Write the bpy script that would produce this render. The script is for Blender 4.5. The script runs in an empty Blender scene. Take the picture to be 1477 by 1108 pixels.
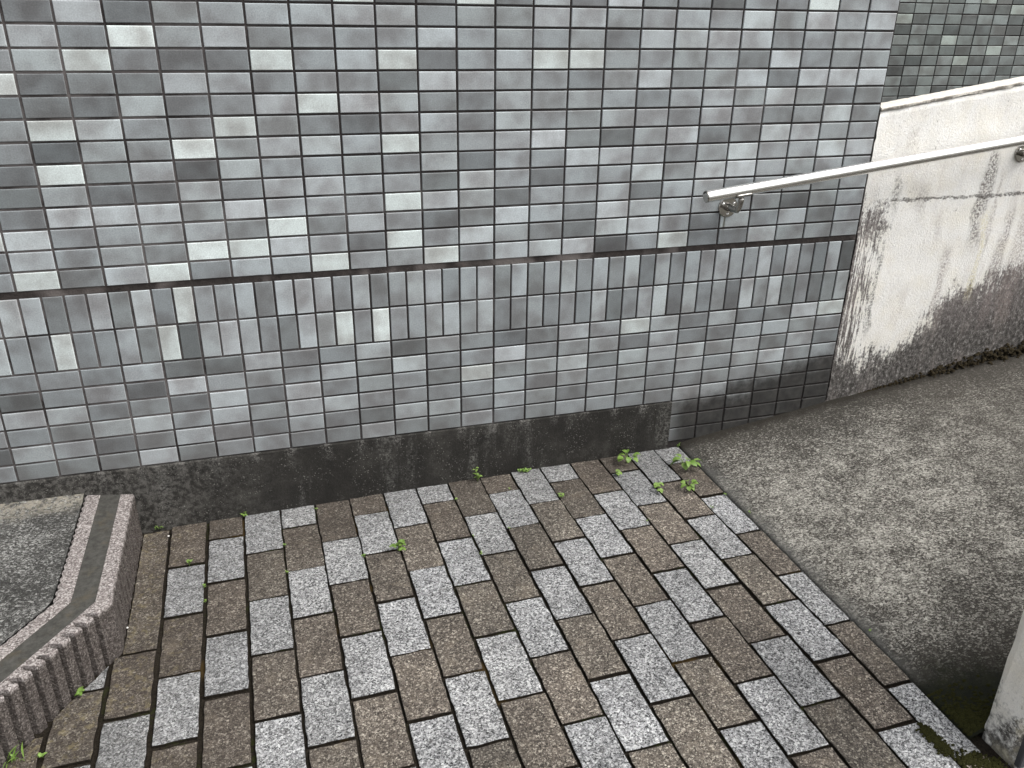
import bpy, bmesh, math, random
from mathutils import Vector, Matrix, noise as mnoise
random.seed(7)
R = math.radians
scn = bpy.context.scene
col = scn.collection

# ------------------------------------------------------------------ camera
CAM = Vector((0.486, -2.1865, 1.3539))
RM = Matrix(((0.957644, 0.105985, -0.267742), (-0.287615, 0.397285, -0.87146), (0.014008, 0.911555, 0.41094)))
FPX = 1201.2554
cd = bpy.data.cameras.new('camera'); cam = bpy.data.objects.new('camera', cd); col.objects.link(cam)
cam.matrix_world = Matrix.Translation(CAM) @ RM.to_4x4()
cd.sensor_width = 36; cd.lens = 36 * FPX / 1477; cd.clip_start = 0.05; cd.clip_end = 600
scn.camera = cam

# ------------------------------------------------------------------ sky and sun (bright overcast)
SUN_EL, SUN_AZ = 56, 122            # azimuth measured from +Y towards +X
w = bpy.data.worlds.new('World'); scn.world = w; w.use_nodes = True
wn = w.node_tree; wn.nodes.clear()
sky = wn.nodes.new('ShaderNodeTexSky'); sky.sky_type = 'NISHITA'; sky.sun_disc = False
sky.sun_elevation = R(SUN_EL); sky.sun_rotation = R(SUN_AZ); sky.dust_density = 4; sky.air_density = 1.2
hs = wn.nodes.new('ShaderNodeHueSaturation'); hs.inputs['Saturation'].default_value = 0.13
bgd = wn.nodes.new('ShaderNodeBackground'); bgd.inputs['Strength'].default_value = 0.15
wo = wn.nodes.new('ShaderNodeOutputWorld')
wn.links.new(sky.outputs[0], hs.inputs['Color']); wn.links.new(hs.outputs[0], bgd.inputs['Color'])
wn.links.new(bgd.outputs[0], wo.inputs['Surface'])
sl = bpy.data.lights.new('sun', 'SUN'); sl.energy = 1.1; sl.angle = R(32); sl.color = (1, 0.97, 0.92)
so = bpy.data.objects.new('sun', sl); col.objects.link(so)
sd = Vector((math.sin(R(SUN_AZ)) * math.cos(R(SUN_EL)), math.cos(R(SUN_AZ)) * math.cos(R(SUN_EL)), math.sin(R(SUN_EL))))
so.rotation_euler = sd.to_track_quat('Z', 'Y').to_euler(); so.location = sd * 20
vs = scn.view_settings; vs.view_transform = 'Standard'; vs.look = 'None'; vs.gamma = 1; vs.use_curve_mapping = False
vs.exposure = 0.70

# ------------------------------------------------------------------ picture <-> place
MI = RM.transposed()
def px_of(P):
    q = MI @ (Vector(P) - CAM)
    return (738.5 + FPX * q.x / -q.z, 554 - FPX * q.y / -q.z) if q.z < -1e-3 else (-9999, -9999)
def ray(x, y): return (RM @ Vector(((x - 738.5) / FPX, -(y - 554) / FPX, -1))).normalized()
GO = Vector((0.15008, -0.20684, -0.00463)); E1 = Vector((0.10053, 0.00069, 0.00219)); E2 = Vector((0.0025, -0.20133, -0.0002))
GN = E2.cross(E1).normalized()
def on_ground(x, y, h=0):
    d = ray(x, y); t = (GO + Vector((0, 0, h)) - CAM).dot(GN) / d.dot(GN); return CAM + d * t
def gz(X, Y=-0.5): return GO.z - (GN.x * (X - GO.x) + GN.y * (Y - GO.y)) / GN.z
def on_wall(x, y, Y=0.0):
    d = ray(x, y); return CAM + d * ((Y - CAM.y) / d.y)
RAMP = [(1.742, .030), (1.80, .046), (2.305, .119), (2.547, .152), (2.772, .182), (3.125, .226), (4.8, .43)]
def ramp_z(X):
    for (a, za), (b, zb) in zip(RAMP, RAMP[1:]):
        if X <= b: return za + (zb - za) * (X - a) / (b - a)
    return RAMP[-1][1]

# ------------------------------------------------------------------ node helpers
class NT:
    def __init__(s, name):
        s.m = bpy.data.materials.new(name); s.m.use_nodes = True; s.t = s.m.node_tree
        s.b = s.t.nodes['Principled BSDF']; s._pos = None
    def add(s, typ, ins=None, **props):
        n = s.t.nodes.new(typ)
        for k, v in props.items(): setattr(n, k, v)
        for k, v in (ins or {}).items(): s.put(n.inputs[k], v)
        return n
    def put(s, sock, v):
        if isinstance(v, bpy.types.NodeSocket): s.t.links.new(v, sock)
        elif isinstance(v, (tuple, list)) and sock.type == 'RGBA' and len(v) == 3: sock.default_value = (*v, 1)
        else: sock.default_value = v
    @property
    def pos(s):
        if s._pos is None: s._pos = s.add('ShaderNodeNewGeometry').outputs['Position']
        return s._pos
    def xyz(s, v=None):
        n = s.add('ShaderNodeSeparateXYZ', {0: v or s.pos}); return n.outputs[0], n.outputs[1], n.outputs[2]
    def math(s, op, a, b=0.0, clamp=False): return s.add('ShaderNodeMath', {0: a, 1: b}, operation=op, use_clamp=clamp).outputs[0]
    def vmath(s, op, a, b): return s.add('ShaderNodeVectorMath', {0: a, 1: b}, operation=op).outputs[0]
    def noise(s, scale, detail=3, rough=.55, v=None, out=0):
        return s.add('ShaderNodeTexNoise', {'Vector': v or s.pos, 'Scale': scale, 'Detail': detail, 'Roughness': rough}).outputs[out]
    def vor(s, scale, out='Color', v=None, rnd=1.0, feature='F1'):
        return s.add('ShaderNodeTexVoronoi', {'Vector': v or s.pos, 'Scale': scale, 'Randomness': rnd}, feature=feature).outputs[out]
    def red(s, c): return s.add('ShaderNodeSeparateColor', {0: c}).outputs[0]
    def ramp(s, f, stops, interp='LINEAR'):
        n = s.add('ShaderNodeValToRGB', {0: f}); r = n.color_ramp; r.interpolation = interp
        while len(r.elements) < len(stops): r.elements.new(.5)
        for e, (p, c) in zip(r.elements, stops):
            e.position = p; e.color = (*c, 1) if isinstance(c, (tuple, list)) else (c, c, c, 1)
        return n.outputs[0]
    def step(s, v, a, b):                              # smooth 0..1 from a to b (b may be below a)
        if a < b: return s.add('ShaderNodeMapRange', {0: v, 1: a, 2: b, 3: 0.0, 4: 1.0}, interpolation_type='SMOOTHSTEP').outputs[0]
        return s.add('ShaderNodeMapRange', {0: v, 1: b, 2: a, 3: 1.0, 4: 0.0}, interpolation_type='SMOOTHSTEP').outputs[0]
    def mix(s, f, a, b, blend='MIX'):
        n = s.add('ShaderNodeMix', None, data_type='RGBA', blend_type=blend)
        s.put(n.inputs[0], f); s.put(n.inputs[6], a); s.put(n.inputs[7], b); return n.outputs[2]
    def mul(s, c, f): return s.mix(1.0, c, s.add('ShaderNodeCombineColor', {0: f, 1: f, 2: f}).outputs[0], 'MULTIPLY')
    def scale(s, x, y, z, v=None): return s.vmath('MULTIPLY', v or s.pos, (x, y, z))
    def done(s, colr, rough=.8, bump=None, strength=.5, dist=.002, spec=.4, metal=0.0):
        s.put(s.b.inputs['Base Color'], colr); s.put(s.b.inputs['Roughness'], rough)
        s.b.inputs['Specular IOR Level'].default_value = spec; s.b.inputs['Metallic'].default_value = metal
        if bump is not None:
            n = s.add('ShaderNodeBump', {'Strength': strength, 'Distance': dist, 'Height': bump})
            s.t.links.new(n.outputs[0], s.b.inputs['Normal'])
        return s.m

def lin(v): v /= 255.0; return v / 12.92 if v <= .04045 else ((v + .055) / 1.055) ** 2.4
def srgb(r, g, b, k=1.0): return (lin(r) * k, lin(g) * k, lin(b) * k)

# ------------------------------------------------------------------ materials
def tile_mat(name, per_object, shade_tint=(1, 1, 1)):
    s = NT(name)
    if per_object:
        oi = s.add('ShaderNodeObjectInfo'); tint = oi.outputs['Color']; rnd = oi.outputs['Random']
    else:
        at = s.add('ShaderNodeAttribute', attribute_name='tint'); tint = at.outputs['Color']; rnd = at.outputs['Alpha']
    off = s.add('ShaderNodeCombineXYZ', {0: s.math('MULTIPLY', rnd, 91.7), 1: 0.0, 2: s.math('MULTIPLY', rnd, 57.3)}).outputs[0]
    v = s.vmath('ADD', s.pos, off)
    lp = s.add('ShaderNodeAttribute', attribute_name='lp').outputs['Vector']
    lx, ly_, lz = s.xyz(lp)
    ed = s.math('MINIMUM', s.math('SUBTRACT', .0471, s.math('ABSOLUTE', lx)), s.math('SUBTRACT', .0222, s.math('ABSOLUTE', lz)))   # metres to the tile's rim
    flash = s.noise(11, 2, .5, v)                                    # kiln flashing: dark smudges with paler rims
    f01 = s.step(flash, .30, .66)
    k = s.math('ADD', s.math('ADD', s.math('MULTIPLY', f01, .50), .60), s.math('MULTIPLY', s.noise(60, 4, .65, v), .28))
    rim = s.math('ADD', s.math('MULTIPLY', s.step(ed, .010, .0), .08), s.math('MULTIPLY', s.step(ed, .0032, .0008), .10))
    k = s.math('ADD', k, rim)
    grain = s.math('ADD', s.math('MULTIPLY', s.noise(300, 3, .75, v), 1.0), .50)
    c = s.mul(s.mul(tint, k), grain)
    cool = s.ramp(f01, [(.0, (.955, .962, .972)), (.5, (.945, .99, 1.01)), (1.0, (.93, 1.0, 1.025))])
    c = s.mix(1.0, c, cool, 'MULTIPLY'); c = s.mix(1.0, c, shade_tint, 'MULTIPLY')
    scr = s.step(s.noise(1, 3, .6, s.vmath('MULTIPLY', s.add('ShaderNodeVectorRotate', {'Vector': v, 'Angle': .7}, rotation_type='Y_AXIS').outputs[0], (700, 60, 60))), .60, .78)
    c = s.mix(s.math('MULTIPLY', scr, .10), c, (.45, .46, .46))
    streak = s.step(s.noise(1, 4, .7, s.scale(900, 900, 130, v)), .62, .8)
    c = s.mix(s.math('MULTIPLY', streak, .13), c, (.42, .43, .42))
    x, y, z = s.xyz()
    # blotchy darker, brownish tone towards the foot of the wall
    g2 = s.math('MULTIPLY', s.step(s.math('ADD', z, s.math('MULTIPLY', s.noise(3, 4, .6), .5)), .85, .25), .42)
    c = s.mix(g2, c, (.115, .108, .104))
    # dirt washed up from the ramp
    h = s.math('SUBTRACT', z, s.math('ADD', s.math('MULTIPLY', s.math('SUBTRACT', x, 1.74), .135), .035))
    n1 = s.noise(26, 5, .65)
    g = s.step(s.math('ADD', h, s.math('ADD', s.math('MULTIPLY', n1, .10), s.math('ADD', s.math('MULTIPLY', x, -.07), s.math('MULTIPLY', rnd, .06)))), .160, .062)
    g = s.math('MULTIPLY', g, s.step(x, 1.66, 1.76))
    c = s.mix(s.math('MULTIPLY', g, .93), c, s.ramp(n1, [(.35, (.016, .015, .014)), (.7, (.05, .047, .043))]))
    # rust run below the rail bracket
    rr = s.math('MULTIPLY', s.step(s.math('ABSOLUTE', s.math('SUBTRACT', s.math('ADD', x, s.math('MULTIPLY', s.noise(60), .008)), 1.819)), .006, .001),
                s.math('MULTIPLY', s.step(z, .835, .80), s.step(z, .745, .77)))
    c = s.mix(s.math('MULTIPLY', rr, .8), c, (.06, .055, .03))
    rough = s.math('ADD', s.math('MULTIPLY', grain, .22), s.math('ADD', s.math('MULTIPLY', g, .3), .30))
    return s.done(c, rough, s.noise(330, 3, .6, v), .35, .0012, .35)

def mortar_mat():
    s = NT('mortar'); x, y, z = s.xyz()
    c = s.ramp(s.noise(240, 3, .7), [(.3, (.022, .019, .019)), (.7, (.06, .052, .05))])
    pale = s.math('MULTIPLY', s.step(s.math('ADD', x, s.math('MULTIPLY', s.noise(2.2, 3), .7)), 1.05, .55), s.step(s.noise(7, 4, .6), .36, .60))
    c = s.mix(s.math('MULTIPLY', pale, .8), c, (.19, .17, .165))
    p2 = s.step(s.noise(3.1, 3, .6), .56, .68)
    c = s.mix(s.math('MULTIPLY', p2, .5), c, (.20, .185, .18))
    return s.done(c, .95, s.noise(300, 3), .6, .002, .2)

def band_mat():
    s = NT('joint_sealant')
    c = s.ramp(s.noise(30, 6, .75), [(.3, (.018, .015, .014)), (.62, (.05, .042, .039)), (.8, (.12, .08, .065))])
    pale = s.step(s.noise(5, 3, .6), .52, .66)
    c = s.mix(s.math('MULTIPLY', pale, .75), c, (.17, .15, .142))
    return s.done(c, .95, s.noise(200, 4), .7, .003, .2)

def plinth_mat():
    s = NT('plinth_concrete'); x, y, z = s.xyz()
    c = s.ramp(s.noise(9, 6, .7), [(.3, (.016, .015, .0135)), (.55, (.030, .028, .025)), (.75, (.068, .065, .058))])
    run = s.step(s.noise(1, 5, .65, s.scale(11, 1, 2.2)), .50, .72)
    run = s.math('MULTIPLY', run, s.step(s.noise(160, 4, .8), .44, .60))
    c = s.mix(s.math('MULTIPLY', run, .60), c, (.21, .205, .19))
    # lime drips below the tile joints
    fx = s.math('ABSOLUTE', s.math('SUBTRACT', s.math('FRACT', s.math('ADD', s.math('MULTIPLY', x, 10.0), .5)), .5))
    drip = s.math('MULTIPLY', s.step(fx, .22, .02), s.step(s.math('ADD', z, s.math('MULTIPLY', s.noise(24, 3), .14)), .215, .29))
    drip = s.math('MULTIPLY', drip, s.step(s.noise(130, 4, .8), .42, .6))
    c = s.mix(s.math('MULTIPLY', drip, .65), c, (.26, .25, .235))
    left = s.math('MULTIPLY', s.step(s.math('ADD', x, s.math('MULTIPLY', s.noise(6, 4), .3)), .70, .20), s.step(s.noise(70, 5, .75), .42, .62))
    c = s.mix(s.math('MULTIPLY', left, .45), c, (.20, .19, .175))
    sp = s.math('MULTIPLY', s.step(s.red(s.vor(420)), .95, .97), s.step(s.noise(12, 4), .4, .6))
    c = s.mix(s.math('MULTIPLY', sp, .6), c, (.26, .25, .23))
    c = s.mul(c, s.math('ADD', s.math('MULTIPLY', s.noise(260, 3, .8), 1.4), .3))
    return s.done(c, .92, s.noise(170, 5, .7), .8, .003, .25)

def paver_mat(name, brown):
    s = NT(name); oi = s.add('ShaderNodeObjectInfo'); rnd = oi.outputs['Random']
    v = s.vmath('ADD', s.pos, s.add('ShaderNodeCombineXYZ', {0: s.math('MULTIPLY', rnd, 37), 1: s.math('MULTIPLY', rnd, 11), 2: 0.0}).outputs[0])
    x, y, z = s.xyz()
    wob = s.vmath('ADD', v, s.vmath('MULTIPLY', s.noise(300, 2, .5, v, out=1), (.0035, .0035, .0035)))
    cell = s.red(s.vor(250, v=wob)); cell2 = s.red(s.vor(480, v=wob))
    if brown:
        a = s.ramp(cell, [(0, (.026, .021, .017)), (.20, (.075, .062, .052)), (.48, (.142, .120, .101)), (.76, (.24, .208, .176)), (.91, (.55, .495, .42))], 'CONSTANT')
        b = s.ramp(cell2, [(0, (.024, .019, .015)), (.32, (.107, .090, .076)), (.68, (.21, .182, .154)), (.91, (.56, .51, .44))], 'CONSTANT')
        dirt = (.040, .030, .023)
    else:
        a = s.ramp(cell, [(0, (.010, .010, .011)), (.23, (.10, .10, .104)), (.38, (.26, .26, .265)), (.62, (.45, .45, .455)), (.85, (.74, .74, .735))], 'CONSTANT')
        b = s.ramp(cell2, [(0, (.02, .02, .022)), (.28, (.16, .16, .164)), (.56, (.38, .38, .383)), (.86, (.72, .72, .71))], 'CONSTANT')
        dirt = (.12, .117, .11)
    c = s.mix(.5, a, b)
    blot = s.noise(17, 5, .65, v)
    c = s.mul(c, s.math('ADD', s.math('MULTIPLY', blot, .62), .66 if not brown else .54))
    c = s.mul(c, s.math('ADD', s.math('MULTIPLY', rnd, .34 if brown else .16), .78 if brown else .79))
    rnd2 = s.math('FRACT', s.math('MULTIPLY', rnd, 17.31))
    c = s.mix(1.0, c, s.ramp(rnd2, [(0, (1.0, .985, .97)), (1, (.975, .995, .985))] if brown else [(0, (.99, .995, 1.0)), (1, (1.0, 1.0, .99))]), 'MULTIPLY')
    wear = s.step(s.noise(3.2, 4, .6), .36, .64); c = s.mul(c, s.math('ADD', s.math('MULTIPLY', wear, .30), .82))
    spot = s.math('MULTIPLY', s.step(s.noise(22, 5, .75, v), .60, .70), .5); c = s.mix(spot, c, (.045, .039, .033))
    # grime near the wall and the step, blotchy
    dm = s.math('ADD', s.step(s.math('ADD', y, s.math('MULTIPLY', s.noise(5, 4), .25)), -.22, .06), s.math('MULTIPLY', s.step(s.math('ADD', x, s.math('MULTIPLY', s.noise(5, 4), .5)), 1.0, .25), 1.2))
    dm = s.math('MULTIPLY', s.math('MINIMUM', dm, 1.0), s.step(s.noise(40, 5, .7), .25, .62))
    c = s.mix(s.math('MULTIPLY', dm, .55 if brown else .38), c, dirt)
    if brown:
        tan = s.math('MULTIPLY', s.step(s.noise(13, 5, .7, v), .52, .7), .45)
        c = s.mix(tan, c, s.mix(.5, c, (.24, .20, .15)))
        # dirt and lichen near the step
        gr = s.math('MULTIPLY', s.step(s.math('ADD', x, s.math('MULTIPLY', s.noise(9, 3), .2)), .38, .18), s.step(s.noise(55, 5, .7), .5, .66))
        c = s.mix(s.math('MULTIPLY', gr, .4), c, (.24, .20, .10))
    return s.done(c, .85, s.math('ADD', s.noise(260, 3, .7, v), s.math('MULTIPLY', cell, .5)), .75, .0022, .35)

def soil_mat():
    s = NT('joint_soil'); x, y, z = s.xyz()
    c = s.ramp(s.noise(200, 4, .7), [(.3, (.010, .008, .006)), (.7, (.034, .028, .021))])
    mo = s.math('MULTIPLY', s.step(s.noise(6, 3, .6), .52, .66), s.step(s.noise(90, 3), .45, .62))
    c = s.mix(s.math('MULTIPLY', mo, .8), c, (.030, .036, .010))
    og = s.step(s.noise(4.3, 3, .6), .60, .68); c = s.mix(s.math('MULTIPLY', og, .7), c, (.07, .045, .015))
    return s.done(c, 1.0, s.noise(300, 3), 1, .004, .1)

def washed_concrete(name, ramp):
    s = NT(name); x, y, z = s.xyz()
    sv = s.scale(1, 1.25, 1)
    warp = s.vmath('ADD', sv, s.vmath('MULTIPLY', s.noise(60, 2, .5, out=1), (.012, .012, 0)))
    vc = s.add('ShaderNodeSeparateColor', {0: s.vor(200, v=warp)}); cell, cellb = vc.outputs[0], vc.outputs[1]
    vd = s.add('ShaderNodeSeparateColor', {0: s.vor(390, v=warp)}); cell2, cell2b = vd.outputs[0], vd.outputs[1]
    fine = s.noise(420, 3, .75)
    dn = s.noise(9, 7, .75)
    if ramp:
        dens = s.math('ADD', s.math('MULTIPLY', s.step(dn, .34, .66), .40), .14)
        dens = s.math('MULTIPLY', dens, s.math('MULTIPLY', s.step(s.math('ADD', y, s.math('MULTIPLY', s.noise(8, 4), .2)), .14, -.30), s.step(s.math('ADD', y, s.math('MULTIPLY', s.noise(7, 4), .3)), -1.10, -.70)))
        dens = s.math('MULTIPLY', dens, s.math('ADD', s.math('MULTIPLY', s.step(x, 3.3, 2.3), .5), .5))
        dens = s.math('ADD', dens, .10)
    else: dens = s.math('ADD', s.math('MULTIPLY', s.step(dn, .35, .7), .30), .10)
    def fleck(a, b, pal, dark):
        light = s.ramp(b, [(0, tuple(q * .45 for q in pal)), (.35, tuple(q * .68 for q in pal)), (.75, pal)], 'CONSTANT')
        dk = s.ramp(b, [(0, tuple(q * .55 for q in dark)), (.5, dark), (.85, tuple(q * 1.5 for q in dark))], 'CONSTANT')
        return s.mix(s.math('LESS_THAN', a, dens), dk, light)
    pal, dk = ((.57, .548, .49), (.074, .067, .058)) if ramp else ((.52, .515, .49), (.075, .073, .068))
    a = fleck(cell, cellb, pal, dk); b = fleck(cell2, cell2b, pal, dk)
    c = s.mix(.45, a, b); c = s.mul(c, s.math('ADD', s.math('MULTIPLY', fine, 1.2), .3))
    big = s.noise(4.5, 6, .65)
    c = s.mul(c, s.math('ADD', s.math('MULTIPLY', big, 1.1), .45))
    bump = s.math('ADD', fine, s.math('MULTIPLY', cell, .7))
    if ramp:
        e = s.math('SUBTRACT', x, 1.742)
        strip = s.step(s.math('ADD', e, s.math('MULTIPLY', s.noise(14, 6, .7), .13)), .120, .050)          # trowelled margin along the pavers
        c = s.mix(s.math('MULTIPLY', strip, .85), c, s.mul(s.ramp(s.noise(30, 5, .7), [(.3, (.075, .074, .069)), (.7, (.13, .128, .12))]), .95))
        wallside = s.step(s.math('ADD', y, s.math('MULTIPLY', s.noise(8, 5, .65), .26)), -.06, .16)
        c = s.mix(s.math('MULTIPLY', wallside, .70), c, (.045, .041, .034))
        near = s.math('MULTIPLY', s.step(s.math('ADD', y, s.math('MULTIPLY', s.noise(6, 5, .65), .35)), -.82, -1.08), .72)
        c = s.mix(near, c, (.034, .029, .022))
        far = s.math('MULTIPLY', s.step(s.math('ADD', x, s.math('MULTIPLY', s.noise(3, 5, .6), .5)), 2.55, 2.9), .35)
        c = s.mix(far, c, (.07, .062, .052))
        d = s.math('SQRT', s.math('ADD', s.math('POWER', s.math('SUBTRACT', x, 1.80), 2.0), s.math('POWER', s.math('ADD', y, 1.29), 2.0)))
        moss = s.step(s.math('ADD', d, s.math('MULTIPLY', s.noise(16, 5, .7), .16)), .33, .19)
        c = s.mix(moss, c, s.ramp(s.noise(45, 5, .7), [(.35, (.005, .006, .003)), (.62, (.012, .014, .005)), (.8, (.030, .033, .010))]))
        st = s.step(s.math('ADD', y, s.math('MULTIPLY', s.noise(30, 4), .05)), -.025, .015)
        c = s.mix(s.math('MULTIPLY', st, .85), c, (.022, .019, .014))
    else:
        lime = s.math('MULTIPLY', s.step(s.math('ADD', y, s.math('MULTIPLY', s.noise(9, 5, .7), .22)), .0, .10), s.step(s.noise(60, 5, .7), .35, .6))
        c = s.mix(s.math('MULTIPLY', lime, .75), c, (.34, .31, .25))
    return s.done(c, .9, bump, .9, .003, .25)

def nosing_mat():
    s = NT('pink_precast'); x, y, z = s.xyz()
    cell = s.red(s.vor(330)); pit = s.step(s.noise(230, 3, .7), .56, .66)
    c = s.ramp(cell, [(0, (.20, .173, .164)), (.35, (.33, .295, .281)), (.75, (.50, .460, .440))], 'CONSTANT')
    c = s.mix(s.math('MULTIPLY', pit, .75), c, (.075, .062, .055))
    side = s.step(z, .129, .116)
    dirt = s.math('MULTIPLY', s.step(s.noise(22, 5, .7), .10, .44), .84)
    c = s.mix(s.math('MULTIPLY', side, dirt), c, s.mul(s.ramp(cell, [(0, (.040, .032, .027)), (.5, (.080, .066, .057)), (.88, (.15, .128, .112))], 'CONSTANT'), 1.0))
    return s.done(c, .92, s.math('SUBTRACT', s.noise(240, 4, .7), pit), 1.0, .004, .25)

def tread_mat():
    s = NT('dark_tread_strip')
    c = s.ramp(s.noise(60, 5, .75), [(.3, (.034, .033, .029)), (.7, (.085, .082, .074))])
    och = s.math('MULTIPLY', s.step(s.noise(13, 5, .7), .54, .72), .45)
    c = s.mix(och, c, (.10, .080, .050))
    return s.done(c, .9, s.noise(350, 3), .5, .0015, .25)

def white_mat(name, near=False):
    s = NT(name); x, y, z = s.xyz()
    wv = s.vmath('ADD', s.pos, s.vmath('MULTIPLY', s.noise(7, 4, .6, out=1), (.10, .10, .10)))
    c = s.ramp(s.noise(5, 5, .6), [(.3, (.86, .82, .73)), (.5, (.90, .885, .85)), (.7, (.87, .835, .75))])
    speck = s.noise(150, 5, .75)
    c = s.mul(c, s.math('ADD', s.math('MULTIPLY', s.noise(300, 3, .75), .50), .75))
    grey = s.ramp(s.noise(170, 4, .8), [(.36, (.035, .033, .030)), (.52, (.11, .105, .098)), (.62, (.20, .19, .18)), (.70, (.58, .56, .52))])
    if near:
        foot = s.math('SUBTRACT', .20, s.math('MULTIPLY', z, 1.0))
        m = s.step(s.math('ADD', s.math('MULTIPLY', foot, 2.0), s.math('MULTIPLY', speck, .9)), .52, .72)
        m = s.math('MULTIPLY', m, s.step(s.noise(20, 5, .7), .35, .55))
        c = s.mix(m, c, grey)
        c = s.mix(s.math('MULTIPLY', s.step(s.noise(10, 5, .7), .5, .66), .5), c, (.82, .76, .58))
        return s.done(c, .9, s.noise(150, 5, .7), .9, .005, .2)
    base = s.math('ADD', s.math('MULTIPLY', s.math('SUBTRACT', x, 1.742), .135), .040)
    h = s.math('SUBTRACT', z, base)
    lim = s.add('ShaderNodeValToRGB', {0: s.math('DIVIDE', s.math('SUBTRACT', x, 2.3), 1.0)})
    r = lim.color_ramp; r.elements.new(.18); r.elements.new(.36); r.elements.new(.46)
    for e, (p, v) in zip(r.elements, [(0, .22), (.10, .17), (.24, .16), (.42, .32), (.9, .40)]): e.position = p; e.color = (v, v, v, 1)
    lim = s.red(lim.outputs[0])
    big = s.noise(10, 5, .65)
    streaks = s.noise(1, 5, .7, s.scale(60, 1, 12))
    q = s.math('ADD', s.math('SUBTRACT', lim, h), s.math('ADD', s.math('MULTIPLY', s.math('SUBTRACT', big, .5), .26), s.math('MULTIPLY', s.math('SUBTRACT', streaks, .5), .26)))
    dens = s.math('MULTIPLY', s.step(q, -.15, .16), .86)
    # stained left margin beside the tiles: vertical mould streaks below the form joint
    st2 = s.noise(1, 5, .75, s.scale(95, 1, 7))
    e = s.math('SUBTRACT', x, 2.303)
    lm = s.math('MULTIPLY', s.step(s.math('ADD', e, s.math('MULTIPLY', s.math('SUBTRACT', big, .5), .12)), .17, .03), s.step(st2, .36, .60))
    lm = s.math('MULTIPLY', s.math('MULTIPLY', lm, .95), s.step(s.math('ADD', z, s.math('MULTIPLY', s.noise(14, 4), .14)), .94, .80))
    edge_ = s.math('MULTIPLY', s.math('MULTIPLY', s.step(e, .022, .004), .66), s.step(s.math('ADD', z, s.math('MULTIPLY', s.noise(14, 4), .2)), 1.02, .86))
    dens = s.math('MAXIMUM', s.math('MAXIMUM', dens, lm), edge_)
    px_ = s.math('DIVIDE', s.math('SUBTRACT', x, 2.365), .085); pz_ = s.math('DIVIDE', s.math('SUBTRACT', z, .745), .115)
    rad = s.math('ADD', s.math('SQRT', s.math('ADD', s.math('POWER', px_, 2.0), s.math('POWER', pz_, 2.0))), s.math('MULTIPLY', s.math('SUBTRACT', s.noise(18, 5, .7), .5), 2.2))
    dens = s.math('MAXIMUM', dens, s.math('MULTIPLY', s.step(rad, 1.5, .2), .58))
    fine = s.math('ADD', s.math('MULTIPLY', s.noise(95, 6, .8), .55), s.math('MULTIPLY', s.noise(1, 5, .75, s.scale(170, 1, 60)), .45))
    m = s.step(s.math('ADD', fine, s.math('MULTIPLY', s.math('SUBTRACT', dens, .5), .60)), .43, .60)
    grey = s.ramp(s.noise(1, 6, .85, s.scale(85, 1, 60)), [(.36, (.020, .019, .017)), (.47, (.075, .070, .065)), (.57, (.19, .178, .17)), (.66, (.62, .60, .58))])
    grey = s.mix(s.math('MULTIPLY', s.step(h, .10, .30), .55), grey, s.mix(.5, grey, (.30, .26, .255)))
    c = s.mix(m, c, grey)
    # run marks down from the top
    def run(x0, wd, z0, z1, amt, colr):
        nonlocal c
        xx = s.math('ADD', s.math('SUBTRACT', x, x0), s.math('MULTIPLY', s.math('SUBTRACT', s.noise(1, 4, .6, s.scale(14, 1, 6)), .5), .09))
        xx = s.math('ADD', xx, s.math('MULTIPLY', s.math('SUBTRACT', z, z0), .0))
        mm = s.math('MULTIPLY', s.step(s.math('ABSOLUTE', xx), wd, wd * .25), s.math('MULTIPLY', s.step(z, z1, z1 - .08), s.step(z, z0, z0 + .1)))
        mm = s.math('MULTIPLY', mm, s.step(speck, .40, .60))
        c = s.mix(s.math('MULTIPLY', mm, amt), c, colr)
    run(2.775, .030, .60, 1.0, .95, (.15, .128, .118)); run(2.83, .012, .55, .93, .55, (.30, .25, .23))
    run(2.425, .017, .74, .93, .85, (.12, .108, .10)); run(2.44, .04, .92, 1.09, .45, (.25, .21, .18)); run(2.53, .03, .72, .90, .55, (.25, .21, .18))
    run(2.90, .03, .30, .80, .8, (.25, .21, .20)); run(2.68, .024, .38, .68, .85, (.33, .28, .26)); run(2.41, .012, .32, .70, .85, (.06, .056, .05))
    run(2.885, .03, .96, 1.15, .7, (.22, .17, .16)); run(2.98, .05, .3, 1.1, .6, (.27, .22, .20))
    run(2.81, .020, .42, .80, .5, (.70, .62, .32)); run(2.62, .02, .62, .80, .4, (.34, .29, .27))
    dots = s.math('MULTIPLY', s.step(s.noise(1, 5, .8, s.scale(120, 1, 60)), .57, .66), s.math('MAXIMUM', s.step(s.noise(7, 4, .65), .46, .64), s.math('MULTIPLY', s.step(s.math('ABSOLUTE', s.math('SUBTRACT', x, 2.46)), .17, .05), s.step(z, .66, .80))))
    c = s.mix(s.math('MULTIPLY', dots, .85), c, (.17, .14, .128))
    haze_ = s.math('MULTIPLY', s.step(s.noise(1, 5, .7, s.scale(16, 1, 4)), .50, .72), .30); c = s.mix(haze_, c, (.50, .44, .41))
    # horizontal form-joint crack
    cz = s.math('ABSOLUTE', s.math('SUBTRACT', s.math('ADD', z, s.math('MULTIPLY', s.math('SUBTRACT', s.noise(28, 6, .75), .5), .040)), .814))
    cw = s.math('MULTIPLY', s.math('SUBTRACT', s.noise(16, 4, .7), .28), .026)
    ck = s.math('MULTIPLY', s.step(s.math('SUBTRACT', cz, cw), .0015, -.0035), s.step(x, 2.38, 2.43))
    ck = s.math('MULTIPLY', ck, s.step(s.noise(90, 4, .75), .30, .58))
    c = s.mix(s.math('MULTIPLY', ck, .85), c, (.10, .09, .08))
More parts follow.
